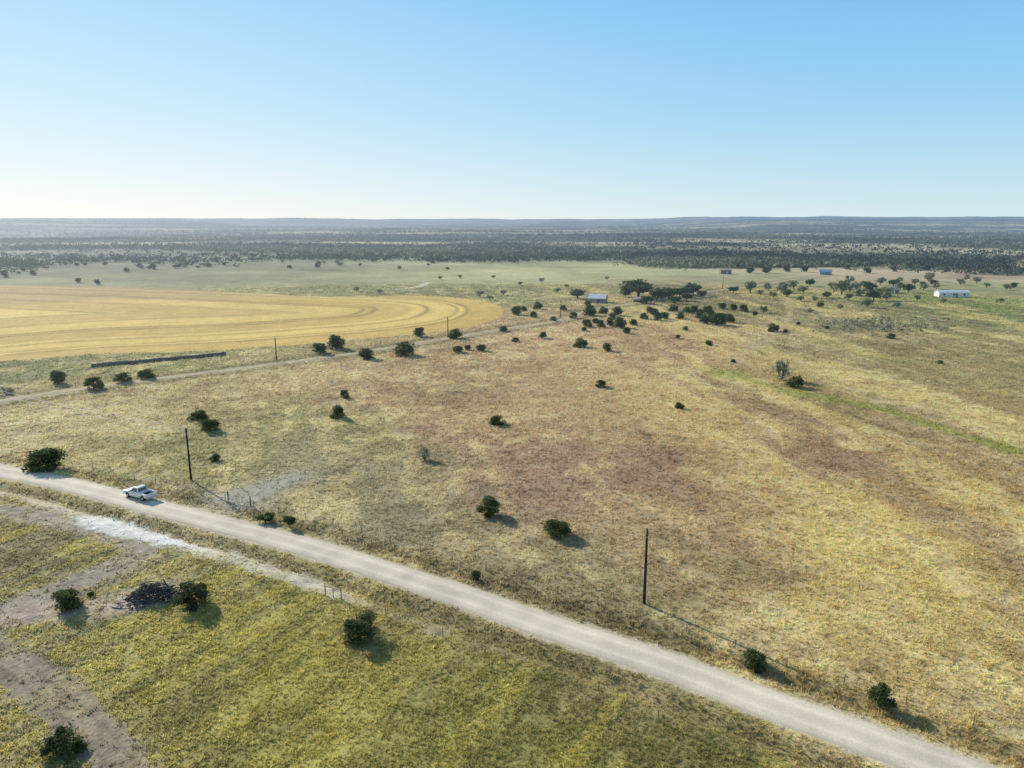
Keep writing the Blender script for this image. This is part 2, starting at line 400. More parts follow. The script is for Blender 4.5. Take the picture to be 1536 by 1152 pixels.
# ------------------------------------------------------------------ road and lane
def strip(name, line, half, crown, colfun, m, label, cat, seed, step, amp):
    p = resample(line, step); t = np.gradient(p, axis=0); t /= np.hypot(t[:, 0], t[:, 1])[:, None]; nrm = np.stack([-t[:, 1], t[:, 0]], 1)
    K = np.array([-1, -.93, -.75, -.6, -.45, -.3, -.15, 0, .15, .3, .45, .6, .75, .93, 1]); n = len(p); s = np.arange(n)*step
    off = np.zeros((n, len(K)))
    for j, k in enumerate(K): off[:, j] = k*half*(1+amp*(fbm(s/5+(k > 0)*77, s*0+seed, seed, 4)-.5)*2*abs(k))
    Xs = p[:, :1]+nrm[:, :1]*off; Ys = p[:, 1:]+nrm[:, 1:]*off
    Zs = crown[0]+(crown[1]-crown[0])*(1-np.abs(K)**2.2)[None, :]*np.ones((n, 1))
    Zs[:, 0] = -.06; Zs[:, -1] = -.06
    c = colfun(Xs, Ys, K[None, :]*np.ones((n, 1)))
    I = np.arange(n*len(K)).reshape(n, len(K))
    Fq = np.stack([I[:-1, :-1], I[:-1, 1:], I[1:, 1:], I[1:, :-1]], -1).reshape(-1, 4)[:, ::-1]
    me = mesh_np(name, np.stack([Xs.ravel(), Ys.ravel(), Zs.ravel()], 1), Fq, c.reshape(-1, 3), True)
    return tag(link(name, me, m), label, cat, kind='structure')
def roadcol(x, y, k):
    n = fbm(x/2.5, y/2.5, 71, 4); n2 = fbm(x/14, y/14, 72, 3)
    wheel = np.exp(-((np.abs(k)-.42)/.15)**2)
    v = .92+.35*(n-.5)+.3*(n2-.5)+.18*wheel
    c = lin((223, 208, 182))*v[..., None]; e = ss(.80, 1.0, np.abs(k)+.4*(n-.5))[..., None]*.6
    return c*(1-e)+e*lin((190, 174, 142))
strip('gravel_road', ROAD, 2.45, (.03, .14), roadcol, M_gravel, 'pale gravel road crossing the foreground diagonally', 'road', 3, .6, .12)
def lanecol(x, y, k):
    n = fbm(x/4, y/4, 73, 3); c = lin((204, 186, 150))*(.88+.5*(n-.5))[..., None]
    mid = np.exp(-(k/.2)**2)[..., None]*.4
    return c*(1-mid)+mid*lin((138, 126, 86))
strip('dirt_lane', LANE, 1.8, (.02, .10), lanecol, M_gravel, 'narrow dirt lane running along the gold field to the house', 'lane', 5, 1.5, .3)

# ------------------------------------------------------------------ grass
def tufts(name, label, n, ra, rb, seed, want, hs, ws, nb, leanmax, var):
    g = np.random.default_rng(seed)
    u = g.random(n); r = (math.sqrt(ra)+u*(math.sqrt(rb)-math.sqrt(ra)))**2; a = (g.random(n)*2-1)*.72
    X = r*np.sin(a); Y = r*np.cos(a)
    col, bare, d, fore = cf(X, Y)
    cl = fbm(X/1.8, Y/1.8, seed+3, 3)
    keep = want(fore, g.random(n)) & (g.random(n) > bare) & (np.abs(d) > 2.7) & (cl+.4*g.random(n) > .5)
    X, Y, r, col, d = X[keep], Y[keep], r[keep], col[keep], d[keep]; n = len(X)
    sc = (r/60)**.42; Zg = hf(X, Y)-.03
    hgt = hs*(.5+g.random(n)**1.5)*sc*(1+.7*np.exp(-((d-5)/1.5)**2)+.25*np.exp(-((d+5)/1.4)**2)); wid = ws*(.7+.6*g.random(n))*(r/60)**.6
    spread = .14*(r/60)**.65
    V = np.zeros((n, nb, 3, 3)); CC = np.zeros((n, nb, 3, 3))
    tv = np.exp(g.normal(0, var, n))
    for b in range(nb):
        th = g.random(n)*6.283; ro = spread*np.sqrt(g.random(n)); bx = X+ro*np.cos(th); by = Y+ro*np.sin(th)
        ph = g.random(n)*3.1416; w = wid*(.6+.8*g.random(n)); le = leanmax*hgt*g.random(n)
        hh = hgt*(.6+.6*g.random(n))
        V[:, b, 0] = np.stack([bx-w*np.cos(ph), by-w*np.sin(ph), Zg], 1)
        V[:, b, 1] = np.stack([bx+w*np.cos(ph), by+w*np.sin(ph), Zg], 1)
        V[:, b, 2] = np.stack([bx+le*np.cos(th), by+le*np.sin(th), Zg+hh], 1)
        CC[:, b, :, :] = (col*(tv*np.exp(g.normal(0, .15, n)))[:, None])[:, None, :]
    me = mesh_np(name, V.reshape(-1, 3), np.arange(n*nb*3).reshape(-1, 3), np.clip(CC.reshape(-1, 3)*1.55, 0, .85))
    return tag(link(name, me, M_grass), label, 'grass', kind='stuff')
tufts('pasture_grass', 'dry tan and reddish grass covering the pasture beyond the gravel road', 270000, 46, 520, 5, lambda f, q: f < .5, .22, .066, 5, 1.0, .18)
tufts('green_weeds', 'yellow green weeds covering the ground on the near side of the road', 200000, 40, 190, 6, lambda f, q: f >= .5, .20, .065, 6, 1.0, .16)

# ------------------------------------------------------------------ trees and bushes
def crown_mesh(name, seed, n, leaf, kind):
    g = np.random.default_rng(seed); pts = []; cols = []; sz = []
    nl = {'juniper': 22, 'airy': 14, 'oak': 16, 'shrub': 14, 'ragged': 20}[kind]
    per = n//nl
    ex, ey = g.uniform(.85, 1.15), g.uniform(.85, 1.15)
    for i in range(nl):
        th = g.random()*6.283
        if kind == 'juniper':
            zc = .12+.66*g.random()**.9; rad = .33*math.sqrt(g.random())*min(1, 1.25-zc*.85); lr = .13+.09*g.random()
        elif kind == 'ragged':
            zc = .10+.72*g.random(); rad = .40*math.sqrt(g.random())*min(1, 1.3-zc*.8); lr = .09+.09*g.random()
        elif kind == 'airy':
            zc = .30+.48*g.random(); rad = .38*math.sqrt(g.random()); lr = .12+.09*g.random()
        elif kind == 'shrub':
            zc = .15+.6*g.random(); rad = .36*math.sqrt(g.random())*(1.1-.5*zc); lr = .12+.09*g.random()
        else:
            zc = .34+.38*g.random(); rad = .36*math.sqrt(g.random()); lr = .15+.10*g.random()
        cx, cy = rad*math.cos(th)*ex, rad*math.sin(th)*ey
        dv = g.normal(size=(per, 3)); dv /= np.linalg.norm(dv, axis=1)[:, None]
        q = np.array([cx, cy, zc])+dv*lr*(g.random(per)**.4)[:, None]*np.array([1, 1, .95])
        pts.append(q); tone = math.exp(g.normal(0, .25))
        cols.append(np.full(per, tone)*np.exp(g.normal(0, .3, per))); sz.append(leaf*(.6+.8*g.random(per)))
    # stray sprigs break the outline
    k = n//10; dv = g.normal(size=(k, 3)); dv /= np.linalg.norm(dv, axis=1)[:, None]
    q = np.array([0, 0, .45])+dv*np.array([.42, .42, .46])*(.75+.28*g.random(k))[:, None]
    if kind == 'ragged': q = np.array([0, 0, .45])+dv*np.array([.45, .45, .52])*(.3+.75*g.random(k))[:, None]
    if kind in ('oak', 'airy'): q[:, 2] = .58+.42*(q[:, 2]-.5)
    pts.append(q); cols.append(np.exp(g.normal(0, .3, k))); sz.append(leaf*(.5+.4*g.random(k)))
    p = np.concatenate(pts); c = np.concatenate(cols); s = np.concatenate(sz)
    m = p[:, 2] > .03; p, c, s = p[m], c[m], s[m]; n = len(p)
    a = g.normal(size=(n, 3)); a /= np.linalg.norm(a, axis=1)[:, None]
    b = np.cross(a, g.normal(size=(n, 3))); b /= np.linalg.norm(b, axis=1)[:, None]
    V = np.stack([p+a*s[:, None], p+b*s[:, None]*.55, p-a*s[:, None], p-b*s[:, None]*.55], 1).reshape(-1, 3)
    base = {'juniper': np.array([.118, .144, .056]), 'ragged': np.array([.122, .145, .062]), 'airy': np.array([.27, .285, .15]), 'oak': np.array([.115, .136, .062]), 'shrub': np.array([.42, .41, .29])}[kind]
    hue = np.stack([np.ones(n)*1.0+g.normal(0, .12, n), np.ones(n), np.ones(n)], 1)
    cc = np.repeat(base[None, :]*hue*c[:, None], 4, 0)
    return mesh_np(name, V, np.arange(n*4).reshape(-1, 4), np.clip(cc, .004, .6))
def trunk_mesh(name, seed, kind):
    g = random.Random(seed); mb = MB()
    k = 6 if kind in ('airy', 'ragged') else 4; top = .35 if kind in ('juniper', 'ragged') else .3
    if kind == 'shrub': top = .1; k = 7
    mb.tube([(0, 0, -.04), (.01, .01, top*.5), (.02, -.01, top)], [.045, .035, .028], 6)
    for i in range(k):
        th = i*6.283/k+g.random(); e = .22+.12*g.random()
        x, y = math.cos(th), math.sin(th)
        mb.tube([(.01, 0, top*.6), (x*e*.5, y*e*.5, top+.12), (x*e, y*e, .6+.25*g.random())], [.026, .017, .006], 5)
        mb.tube([(x*e*.5, y*e*.5, top+.12), (x*e*.6+.08*y, y*e*.6-.08*x, .7+.2*g.random())], [.014, .005], 4)
    return mb.mesh(name)
BANK = {}; KINDS = ('juniper', 'airy', 'oak', 'shrub', 'ragged')
for kind in KINDS:
    for lod, n, lf in (('near', 3400, .036), ('mid', 1000, .062), ('far', 340, .10)):
        if kind == 'ragged' and lod != 'near': continue
        cnt = 5 if lod != 'near' else (6 if kind == 'juniper' else 3)
        nn = n if kind != 'shrub' else int(n*.6)
        BANK[kind, lod] = [(crown_mesh('crown', 1000*KINDS.index(kind)+100*('near', 'mid', 'far').index(lod)+i, nn, lf*(1 if kind not in ('airy', 'shrub') else .75), kind), trunk_mesh('trunk', i*7+len(lod), kind)) for i in range(cnt)]
for k, v in BANK.items():
    for c, t in v: c.materials.append(M_leaf); t.materials.append(M_bark)
NAMES = {'juniper': ('juniper_bush', 'bush'), 'ragged': ('juniper_bush', 'bush'), 'airy': ('mesquite_tree', 'tree'), 'oak': ('oak_tree', 'tree'), 'shrub': ('pale_shrub', 'shrub')}
def plant(px, py, w, h, kind, label, group=None, cat=None):
    x, y = gp(px, py); t = depth(x, y); al = math.atan2(H, math.hypot(x, y))
    W = w*t/F; Hh = max((h*t/F-.6*W*math.sin(al))/math.cos(al), .55*W)
    r = math.hypot(x, y); x += x/r*.36*W; y += y/r*.36*W
    lod = 'near' if (w > 17 and t < 190) or kind == 'ragged' else ('mid' if t < 420 else 'far')
    cm, tm = random.choice(BANK[kind, lod])
    nm, ct = NAMES[kind]
    if kind in ('oak', 'airy') and Hh < 2.2: nm, ct = 'scrub_bush', 'bush'
    o = empty(nm, (x, y, hz(x, y)-.05), random.random()*6.28, label, cat or ct, group)
    o.scale = (W*1.12, W*1.12*random.uniform(.92, 1.06), Hh*1.10)
    link('crown', cm, None, o); link('trunk', tm, None, o)
    return o
J = 'juniper'
for q in [
 (72,708,62,40,J,'large dark juniper beside the road at the left edge'),
 (297,634,30,20,J,'left dark bush of the pair above the roadside power pole'),
 (316,650,33,22,J,'right dark bush of the pair above the roadside power pole'),
 (323,693,18,13,J,'small lone bush just right of the roadside pole top'),
 (507,629,24,23,J,'dark bush in the left pasture below a smaller round one'),
 (517,599,16,15,J,'small round bush above a larger one in the left pasture'),
 (637,692,24,26,'shrub','thin pale shrub in the middle pasture'),
 (746,638,26,13,J,'low wide bush alone in the reddish pasture left of centre'),
 (733,777,38,35,J,'upright dark juniper casting a shadow, left of the pair in the centre pasture'),
 (835,812,48,33,J,'broad dark juniper casting a shadow, right of the pair in the centre pasture'),
 (715,872,20,20,J,'small green bush on the far verge of the gravel road'),
 (1130,1008,42,38,J,'round green juniper by the road at lower right, left one of two'),
 (1320,1068,42,46,J,'round green juniper by the road at lower right, right one of two'),
 (901,581,19,13,J,'small dark bush alone right of centre in the tan pasture'),
 (1019,614,18,12,J,'small dark bush alone on the brown pasture, lower of two right of centre'),
 (1172,572,32,36,'shrub','tall pale thin shrub standing beside a low dark bush'),
 (1192,583,30,17,J,'low dark bush in front of the tall pale shrub'),
 (102,921,48,40,J,'dark juniper at the left edge beyond the grey track'),
 (290,918,54,50,'ragged','ragged spreading juniper right of the dead brush pile'),
 (540,968,62,52,'ragged','wide ragged juniper with a long shadow in the green foreground'),
 (95,1148,62,56,'ragged','juniper in the bottom left corner beside the grey track'),
 (137,897,13,9,J,'tiny bush between the left juniper and the brush pile'),
 (1100,545,9,6,J,'tiny bush at the bend of the faint pasture track'),
 (398,786,26,18,'oak','brown leafless looking scrub by the gate'),
 (435,793,18,24,'oak','upright dark weed clump right of the gate'),
 (88,577,27,23,J,'taller bush of the left end of the lane hedge'),
 (141,585,30,21,J,'broad bush on the lane below the hay bales'),
 (185,575,26,15,J,'low bush left of a matching one along the lane'),
 (220,569,26,15,J,'low bush right of a matching one along the lane'),
 (10,592,24,14,'shrub','grey green bush on the lane at the left edge'),
 (480,532,28,15,J,'low bush joined to the left of a taller tree on the lane'),
 (505,525,32,24,J,'tall round dark tree on the lane at the field edge'),
 (550,540,30,15,J,'wide low bush on the near side of the lane'),
 (607,535,36,15,J,'widest low bush on the near side of the lane'),
 (629,506,21,16,J,'round bush at the lower edge of the gold field'),
 (683,509,24,17,J,'round bush by the middle lane pole'),
 (687,530,19,11,J,'left one of three low bushes in a row below the lane'),
 (702,526,12,9,J,'middle small one of three low bushes below the lane'),
 (722,528,19,11,J,'right one of three low bushes in a row below the lane'),
 (755,498,15,10,J,'small bush on the lane below the tip of the gold field'),
 (773,514,12,8,J,'tiny bush between the lane and the pasture centre'),
 (814,508,15,11,J,'small round bush below the lane end pole'),
 (871,522,23,16,J,'round dark bush left of a smaller one in the upper pasture'),
 (911,528,17,14,J,'round dark bush right of a larger one in the upper pasture'),
 (1063,519,12,9,J,'small lone bush under the right end of the juniper cluster'),
 (1017,508,9,7,J,'tiny bush below the juniper cluster'),
 (1160,498,18,14,J,'round dark bush alone right of the juniper cluster'),
 (1336,509,14,6,J,'tiny low bush in the right hand green pasture'),
 (1410,546,11,7,J,'tiny low bush far right in the open pasture'),
 (1240,494,9,6,J,'tiny bush left of the grey thicket'),
 (957,448,50,20,'oak','widest dark oak behind the farmhouse'),
 (866,449,24,17,'oak','dark oak on the left side of the farmhouse'),
 (1125,440,22,22,'airy','olive tree at the bend of the far road, leftmost of the pale trees'),
 (882,459,13,9,J,'small dark bush against the front wall of the farmhouse'),
]:
    plant(*q)
cl = 'dark round juniper in the loose cluster below and right of the farmhouse'
for x, y, w in [(807,464,16),(775,473,20),(800,477,14),(786,468,12),(885,474,24),(905,471,16),(880,491,18),(900,491,17),(915,489,16),(930,492,24),(940,501,14),(950,488,14),(925,474,20),(966,479,14),(981,474,16),(987,481,18),(997,479,16),(1020,479,15),(1040,471,17),(1062,471,18),(1056,486,20),(1075,488,26),(1095,484,18),(1083,464,14),(1100,466,14),(1115,468,16),(1028,496,10),(876,497,10),(1178,499,8),(1197,488,8),(845,466,12),(860,478,14),(893,485,12),(1030,470,14),(1050,472,12),(1068,480,16),(830,482,10),(1132,474,10),(1010,468,16),(1066,484,18),(1086,481,16),(975,470,14),(1048,478,14),(918,480,14)]:
    plant(x, y, w, w*.75, J, cl, 'junipers clustered near the farmhouse')
oc = 'dark oak in the grove right of the farmhouse'
for x, y, w in [(985,452,24),(1003,451,26),(1020,447,22),(1040,443,24),(1030,452,18),(970,456,18),(1052,446,14),(938,446,16),(1012,456,18),(994,446,20),(1030,444,18)]:
    plant(x, y, w, w*.8, 'oak', oc, 'oaks in the grove by the farmhouse')
pt = 'olive mesquite near the houses at the far right'
for x, y, w in [(1172,440,20),(1190,434,16),(1262,443,28),(1285,436,16),(1310,452,22),(1362,440,18),(1152,436,14),(1215,430,14),(1247,434,14),(1393,422,16),(1300,462,20),(1330,452,20),(1160,447,12),(1205,440,14),(1230,462,12),(1215,470,10),(1260,465,12),(1350,424,12),(1450,420,10),(1480,432,10),(1415,455,10),(1500,455,10),(1145,470,14),(1275,425,14),(1320,428,16),(1376,452,12),(1440,428,12),(1240,448,14),(1290,445,14),(1222,452,10),(1345,462,12),(1330,446,18),(1298,434,16),(1280,433,12),(1405,434,12),(1255,438,18),(1275,440,18),(1305,440,20),(1350,436,16),(1385,436,14),(1180,446,14),(1272,452,16),(1318,444,16),(1340,430,14),(1372,428,14),(1100,440,14),(1140,444,12),(1200,452,12),(1465,426,14),(1510,436,14)]:
    plant(x, y, w, w*.85, random.choice(['airy', 'airy', 'airy', 'oak']), pt, 'mesquites around the far right houses', 'tree')
lt = 'small dark tree dotted over the pasture beyond the gold field'
for i in range(76):
    x = random.uniform(-10, 720)*random.random()**.4; y = 394+11*random.random()**1.5-.010*x+6*math.sin(x*.03)
    plant(x, y, random.uniform(5, 12), random.uniform(4, 6), random.choice([J, 'oak', 'airy', 'oak']), lt, 'trees beyond the gold field', 'tree')
for x, y, w in [(118,424,10),(146,427,10),(50,413,10),(8,416,14),(230,404,12),(210,402,10),(190,408,9)]:
    plant(x, y, w, w*.8, J, lt, 'trees beyond the gold field', 'tree')
gw = 'grey weedy shrub on the green flat past the gold field'
for x, y, w in [(535,438,10),(570,441,10),(720,446,14),(755,443,12),(735,450,10),(660,420,8),(690,418,8),(835,440,12),(812,424,10),(780,428,9),(850,432,9),(910,420,8),(960,425,9),(740,418,8),(600,405,8),(540,400,8)]:
    plant(x, y, w, w*.8, 'airy', gw, 'grey shrubs on the green flat', 'shrub')
rt = 'single dark tree along the open edge of the right hand woods'
for x, y, w in [(1300,410,14),(1340,408,12),(1420,408,12),(1500,406,14),(1480,410,12),(1390,406,14),(1270,404,12),(1205,408,16),(1180,408,14),(1150,410,16),(1125,410,14),(1100,402,12),(1060,398,12),(1400,428,14),(1385,430,12),(1520,432,12),(1450,410,10)]:
    plant(x, y, w, w*.7, J, rt, 'trees along the woods edge', 'tree')

# far woods, one mass
def wood(name, label, X, Y, wid, hgt, base, seed, nq):
    g = np.random.default_rng(seed); n = len(X); Z = hf(X, Y)
    p = g.normal(size=(n, nq, 3)); p /= np.linalg.norm(p, axis=2)[:, :, None]; p *= (g.random((n, nq))**.4)[:, :, None]
    ctr = np.stack([X[:, None]+p[:, :, 0]*wid[:, None]*.4, Y[:, None]+p[:, :, 1]*wid[:, None]*.4, Z[:, None]+hgt[:, None]*(.5+p[:, :, 2]*.38)], 2).reshape(-1, 3)
    s = np.repeat(np.minimum(wid, hgt)*.24, nq)*(.6+.8*g.random(n*nq)); m = n*nq
    a = g.normal(size=(m, 3)); a /= np.linalg.norm(a, axis=1)[:, None]; b = np.cross(a, g.normal(size=(m, 3))); b /= np.linalg.norm(b, axis=1)[:, None]
    V = np.stack([ctr+a*s[:, None], ctr+b*s[:, None]*.7, ctr-a*s[:, None], ctr-b*s[:, None]*.7], 1).reshape(-1, 3)
    stand = fbm(X/260, Y/180, seed+9, 3)
    t = np.repeat(np.exp(g.normal(0, .3, n)+2.0*(stand-.5)), nq)*np.exp(g.normal(0, .22, m)); mixr = np.repeat(np.clip(g.random(n)**1.7+1.4*(stand-.5), 0, 1), nq)[:, None]
    c = (base[0][None]*(1-mixr)+base[1][None]*mixr)*t[:, None]
    return tag(link(name, mesh_np(name, V, np.arange(m*4).reshape(-1, 4), np.clip(np.repeat(c, 4, 0), .005, .5)), M_leaf), label, 'woods', kind='stuff')
g = np.random.default_rng(44); n = 150000
u = g.random(n); r = 1/(1/9800+u*(1/640-1/9800)); a = (g.random(n)*2-1)*.72; X = r*np.sin(a); Y = r*np.cos(a)
wm = woods(X, Y); k = g.random(n) < wm*.72+.03*ss(760, 1200, r); X, Y, r = X[k], Y[k], r[k]; n = len(X)
sz = (3.2+5.5*g.random(n))*(1+1.1*ss(1800, 6000, r))
wood('far_woods', 'hazy blue grey woods and scrub filling the distance below the horizon', X, Y, sz*1.6, np.minimum(sz, 9.5)*.75, (np.array([.082, .104, .060]), np.array([.17, .165, .10])), 45, 8)
# grey thicket on the right
n = 420; u = g.normal(size=(n, 2)); T = [gp(1325+q[0]*55, 488+q[1]*6) for q in u]; T = np.array(T)
wood('brush_thicket', 'grey green thicket of low brush in the right hand pasture', T[:, 0], T[:, 1], 1.4+2.0*g.random(n), .7+1.0*g.random(n), (np.array([.29, .30, .185]), np.array([.36, .34, .245])), 46, 12)

# ------------------------------------------------------------------ dead brush pile
x, y = gp(230, 899); mb = MB()
for i in range(260):
    th = random.random()*6.28; q = Vector((random.gauss(0, 1.6), random.gauss(0, .85), 0)); q.z = max(.05, 2.1*math.exp(-(q.x/2.2)**2-(q.y/1.3)**2)*random.random()**.7)
    L_ = random.uniform(.7, 2.6); d = Vector((math.cos(th), math.sin(th)*.6, random.gauss(.08, .33))); r0 = random.uniform(.03, .10)
    mb.tube([q-d*L_*.5, q+Vector((random.gauss(0, .1), random.gauss(0, .1), random.gauss(.05, .08))), q+d*L_*.5], [r0, r0*.8, r0*.3], 5)
o = mb.build('brush_pile', M_brush, loc=(x, y, hz(x, y)), rz=.3); tag(o, 'heap of dead dark branches on bare pinkish soil', 'brush pile')

# ------------------------------------------------------------------ power poles and wires
pm = MB().tube([(0, 0, -.3), (0, 0, 4), (.02, 0, 9.3)], [.19, .165, .125], 10).mesh('shaft', 0, True)
im = MB().tube([(0,0,0),(0,0,.05),(0,0,.10),(0,0,.15),(0,0,.22)], [.03,.09,.05,.085,.03], 8).mesh('insulator', 0, True)
bmq = MB().box((0, 0, 0), (.10, .34, .12)).tube([(0, .12, -.25), (0, .17, .0)], .03, 6).mesh('bracket')
sm_ = MB().tube([(-.08,0,0),(-.04,0,0),(0,0,0),(.04,0,0),(.08,0,0)], [.06,.06,.035,.06,.06], 8).mesh('spool')
gm = MB().tube([(.14, .1, 0), (.13, .09, 4), (.10, .08, 8.3)], .018, 5).mesh('ground_wire')
for me_, m_ in ((pm, M_pole), (im, M_ceram), (bmq, M_steel), (sm_, M_ceram), (gm, M_fwire)): me_.materials.append(m_)
def pole(x, y, label, rz, s=1.0, group=None):
    o = empty('utility_pole', (x, y, hz(x, y)), rz, label, 'utility pole', group); o.scale = (1, 1, s)
    link('shaft', pm, None, o); b = link('bracket', bmq, None, o, (0, .1, 9.0)); link('insulator', im, None, b, (0, .12, .06))
    link('insulator', im, None, o, (.02, 0, 9.3)); link('spool', sm_, None, o, (.0, .17, 8.4)); link('ground_wire', gm, None, o)
    return o
p1 = gp(287, 722); p2 = gp(966, 907)
dv = (p1[0]-p2[0], p1[1]-p2[1]); rz = math.atan2(dv[1], dv[0])
p0 = (p1[0]+dv[0]*.95, p1[1]+dv[1]*.95); p3 = (p2[0]-dv[0]*.95, p2[1]-dv[1]*.95)
pole(*p1, 'dark wooden power pole beside the road near the white pickup', rz)
pole(*p2, 'dark wooden power pole standing in the pasture at right of centre', rz)
pole(*p0, 'wooden power pole past the left end of the road', rz)
pole(*p3, 'wooden power pole past the right end of the pasture', rz)
def wire(a, b, z, label, rad=.014, sag=.9):
    za, zb = hz(*a)+z, hz(*b)+z; pts = []
    for i in range(25):
        t = i/24; pts.append((a[0]+(b[0]-a[0])*t, a[1]+(b[1]-a[1])*t, za+(zb-za)*t-sag*4*t*(1-t)))
    tag(MB().tube(pts, rad, 8).build('overhead_wire', M_wire, smooth=True), label, 'wire')
wire(p1, p0, 9.5, 'upper bright wire from the roadside pole to the left edge', .03)
wire(p1, p0, 8.6, 'lower bright wire from the roadside pole to the left edge', .03)
wire(p2, p1, 9.5, 'upper thin wire between the two nearest poles', .005)
wire(p2, p1, 8.4, 'lower thin wire between the two nearest poles', .005)
wire(p3, p2, 9.5, 'upper thin wire leaving the pasture pole to the right', .005)
wire(p3, p2, 8.4, 'lower thin wire leaving the pasture pole to the right', .005)
for (px, py, lb) in [(415,542,'slim dark pole on the lane left of the tall round tree'),(672,506,'slim dark pole on the lane below the gold field'),(841,476,'slim dark pole where the lane nears the farmhouse'),(1084,433,'slim pole beside the far bend of the road')]:
    pole(*gp(px, py), lb, .4, .85)

# ------------------------------------------------------------------ fences and gate
post = MB().tube([(0, 0, -.2), (.01, 0, .7), (0, .01, 1.15)], [.05, .046, .042], 7).mesh('post'); post.materials.append(M_post)
def offset(line, d):
    t = np.gradient(line, axis=0); t /= np.hypot(t[:, 0], t[:, 1])[:, None]
    return np.stack([line[:, 0]-t[:, 1]*d*SGN, line[:, 1]+t[:, 0]*d*SGN], 1)
def fence(pts, step, label):
    p = resample(pts, step); z = hf(p[:, 0], p[:, 1]); o = empty('wire_fence', (p[0, 0], p[0, 1], z[0]), 0, label, 'fence')
    base = Vector(o.location); w = MB(); prev = None
    for i in range(len(p)):
        q = Vector((p[i, 0], p[i, 1], z[i]))
        c = link('post', post, None, o, q-base, random.random()*6.28); c.rotation_euler[0] = random.gauss(0, .04); c.scale = (1, 1, random.uniform(.9, 1.08))
        if prev is not None:
            for hh in (.35, .65, .9, 1.08): w.tube([prev-base+Vector((0, 0, hh)), q-base+Vector((0, 0, hh))], .004, 3, False)
        prev = q
    w.build('fence_wire', M_fwire, o)
vis = lambda L, a, b: L[(L[:, 0] > a[0]) & (L[:, 0] < b[0])]
gx, gy = gp(345, 762)
RF = offset(ROAD, 6.8); i = np.argmin(np.hypot(RF[:, 0]-gx, RF[:, 1]-gy)); gx, gy = RF[i]; gt = RF[i+1]-RF[i]
fence(vis(RF, gp(-60, 690), (gx-2.3, 0)), 5.0, 'post and wire fence along the far verge, from the left edge to the gate')
fence(vis(RF, (gx+2.3, 0), gp(1560, 1120)), 5.0, 'post and wire fence along the far verge, from the gate to the right corner')
NF = offset(ROAD, -8.4); fence(vis(NF, gp(500, 880), gp(1250, 1140)), 7.0, 'post and wire fence along the near verge of the gravel road')
LF = offset(LANE, 5.5); LF = vis(LF, gp(-20, 600), gp(850, 470)); fence(LF, 5.5, 'long wire fence along the dirt lane by the gold field')
# braces: two posts and a rail where the near fence ends
bx, by = NF[np.argmin(np.hypot(NF[:, 0]-gp(500, 885)[0], NF[:, 1]-gp(500, 885)[1]))]
o = empty('fence_brace', (bx, by, hz(bx, by)), -.45, 'wooden corner brace at the end of the near fence', 'fence brace')
for dx in (-1.2, 1.2): c = link('post', post, None, o, (dx, 0, 0)); c.scale = (1.5, 1.5, 1.3)
MB().tube([(-1.2, 0, 1.2), (1.2, 0, 1.2)], .045, 7).tube([(-1.2, 0, .2), (1.2, 0, 1.15)], .012, 4).build('rail', M_post, o)
# pipe gate
o = empty('pipe_gate', (gx, gy, hz(gx, gy)), math.atan2(gt[1], gt[0]), 'barred pipe gate in the roadside fence near the power pole', 'gate')
mb = MB()
for zz in (.25, .5, .75, 1.0, 1.28): mb.tube([(-2.2, 0, zz), (2.2, 0, zz)], .028, 6)
for xx in (-2.2, -.7, .7, 2.2): mb.tube([(xx, 0, .25), (xx, 0, 1.28)], .03, 6)
mb.build('gate_frame', M_steel, o)
for dx in (-2.45, 2.45): c = link('post', post, None, o, (dx, 0, 0)); c.scale = (2, 2, 1.5)

# ------------------------------------------------------------------ hay bales
bm_ = bmesh.new(); bmesh.ops.create_cone(bm_, cap_ends=True, segments=20, radius1=.65, radius2=.65, depth=1.4)
bmesh.ops.bevel(bm_, geom=[e for e in bm_.edges if e.calc_face_angle(0) > 1], offset=.10, segments=3, profile=.5, affect='EDGES')
for v in bm_.verts:
    k = 1+.05*math.sin(v.co.z*9+v.co.x*5); v.co.x *= k; v.co.y *= k
    if v.co.y < -.5: v.co.y = -.5+(v.co.y+.5)*.2
bmesh.ops.rotate(bm_, verts=bm_.verts, cent=(0, 0, 0), matrix=Matrix.Rotation(math.pi/2, 3, 'Y'))
bmesh.ops.rotate(bm_, verts=bm_.verts, cent=(0, 0, 0), matrix=Matrix.Rotation(math.pi/2, 3, 'X'))
bale = bpy.data.meshes.new('hay_bale'); bm_.to_mesh(bale); bm_.free(); bale.materials.append(M_bale)
zmin = min(v.co.z for v in bale.vertices)
for a, b, lb in [((197,546),(336,533),'weathered round hay bale in the long right hand row by the lane'), ((141,551),(190,546),'weathered round hay bale in the short left hand row by the lane')]:
    A_, B_ = gp(*a), gp(*b); L_ = math.hypot(B_[0]-A_[0], B_[1]-A_[1]); n_ = int(L_/1.43); an = math.atan2(B_[1]-A_[1], B_[0]-A_[0])
    for i in range(n_+1):
        t = i/n_; x = A_[0]+(B_[0]-A_[0])*t; y = A_[1]+(B_[1]-A_[1])*t; j = random.gauss(0, .15); x += -math.sin(an)*j; y += math.cos(an)*j
        o = link('hay_bale', bale, None, None, (x, y, hz(x, y)-zmin*.9-.03), an+random.gauss(0, .03)); tag(o, lb, 'hay bale', 'round hay bales in rows'); s_ = random.uniform(.85, 1.0); o.scale = (1, s_, s_)

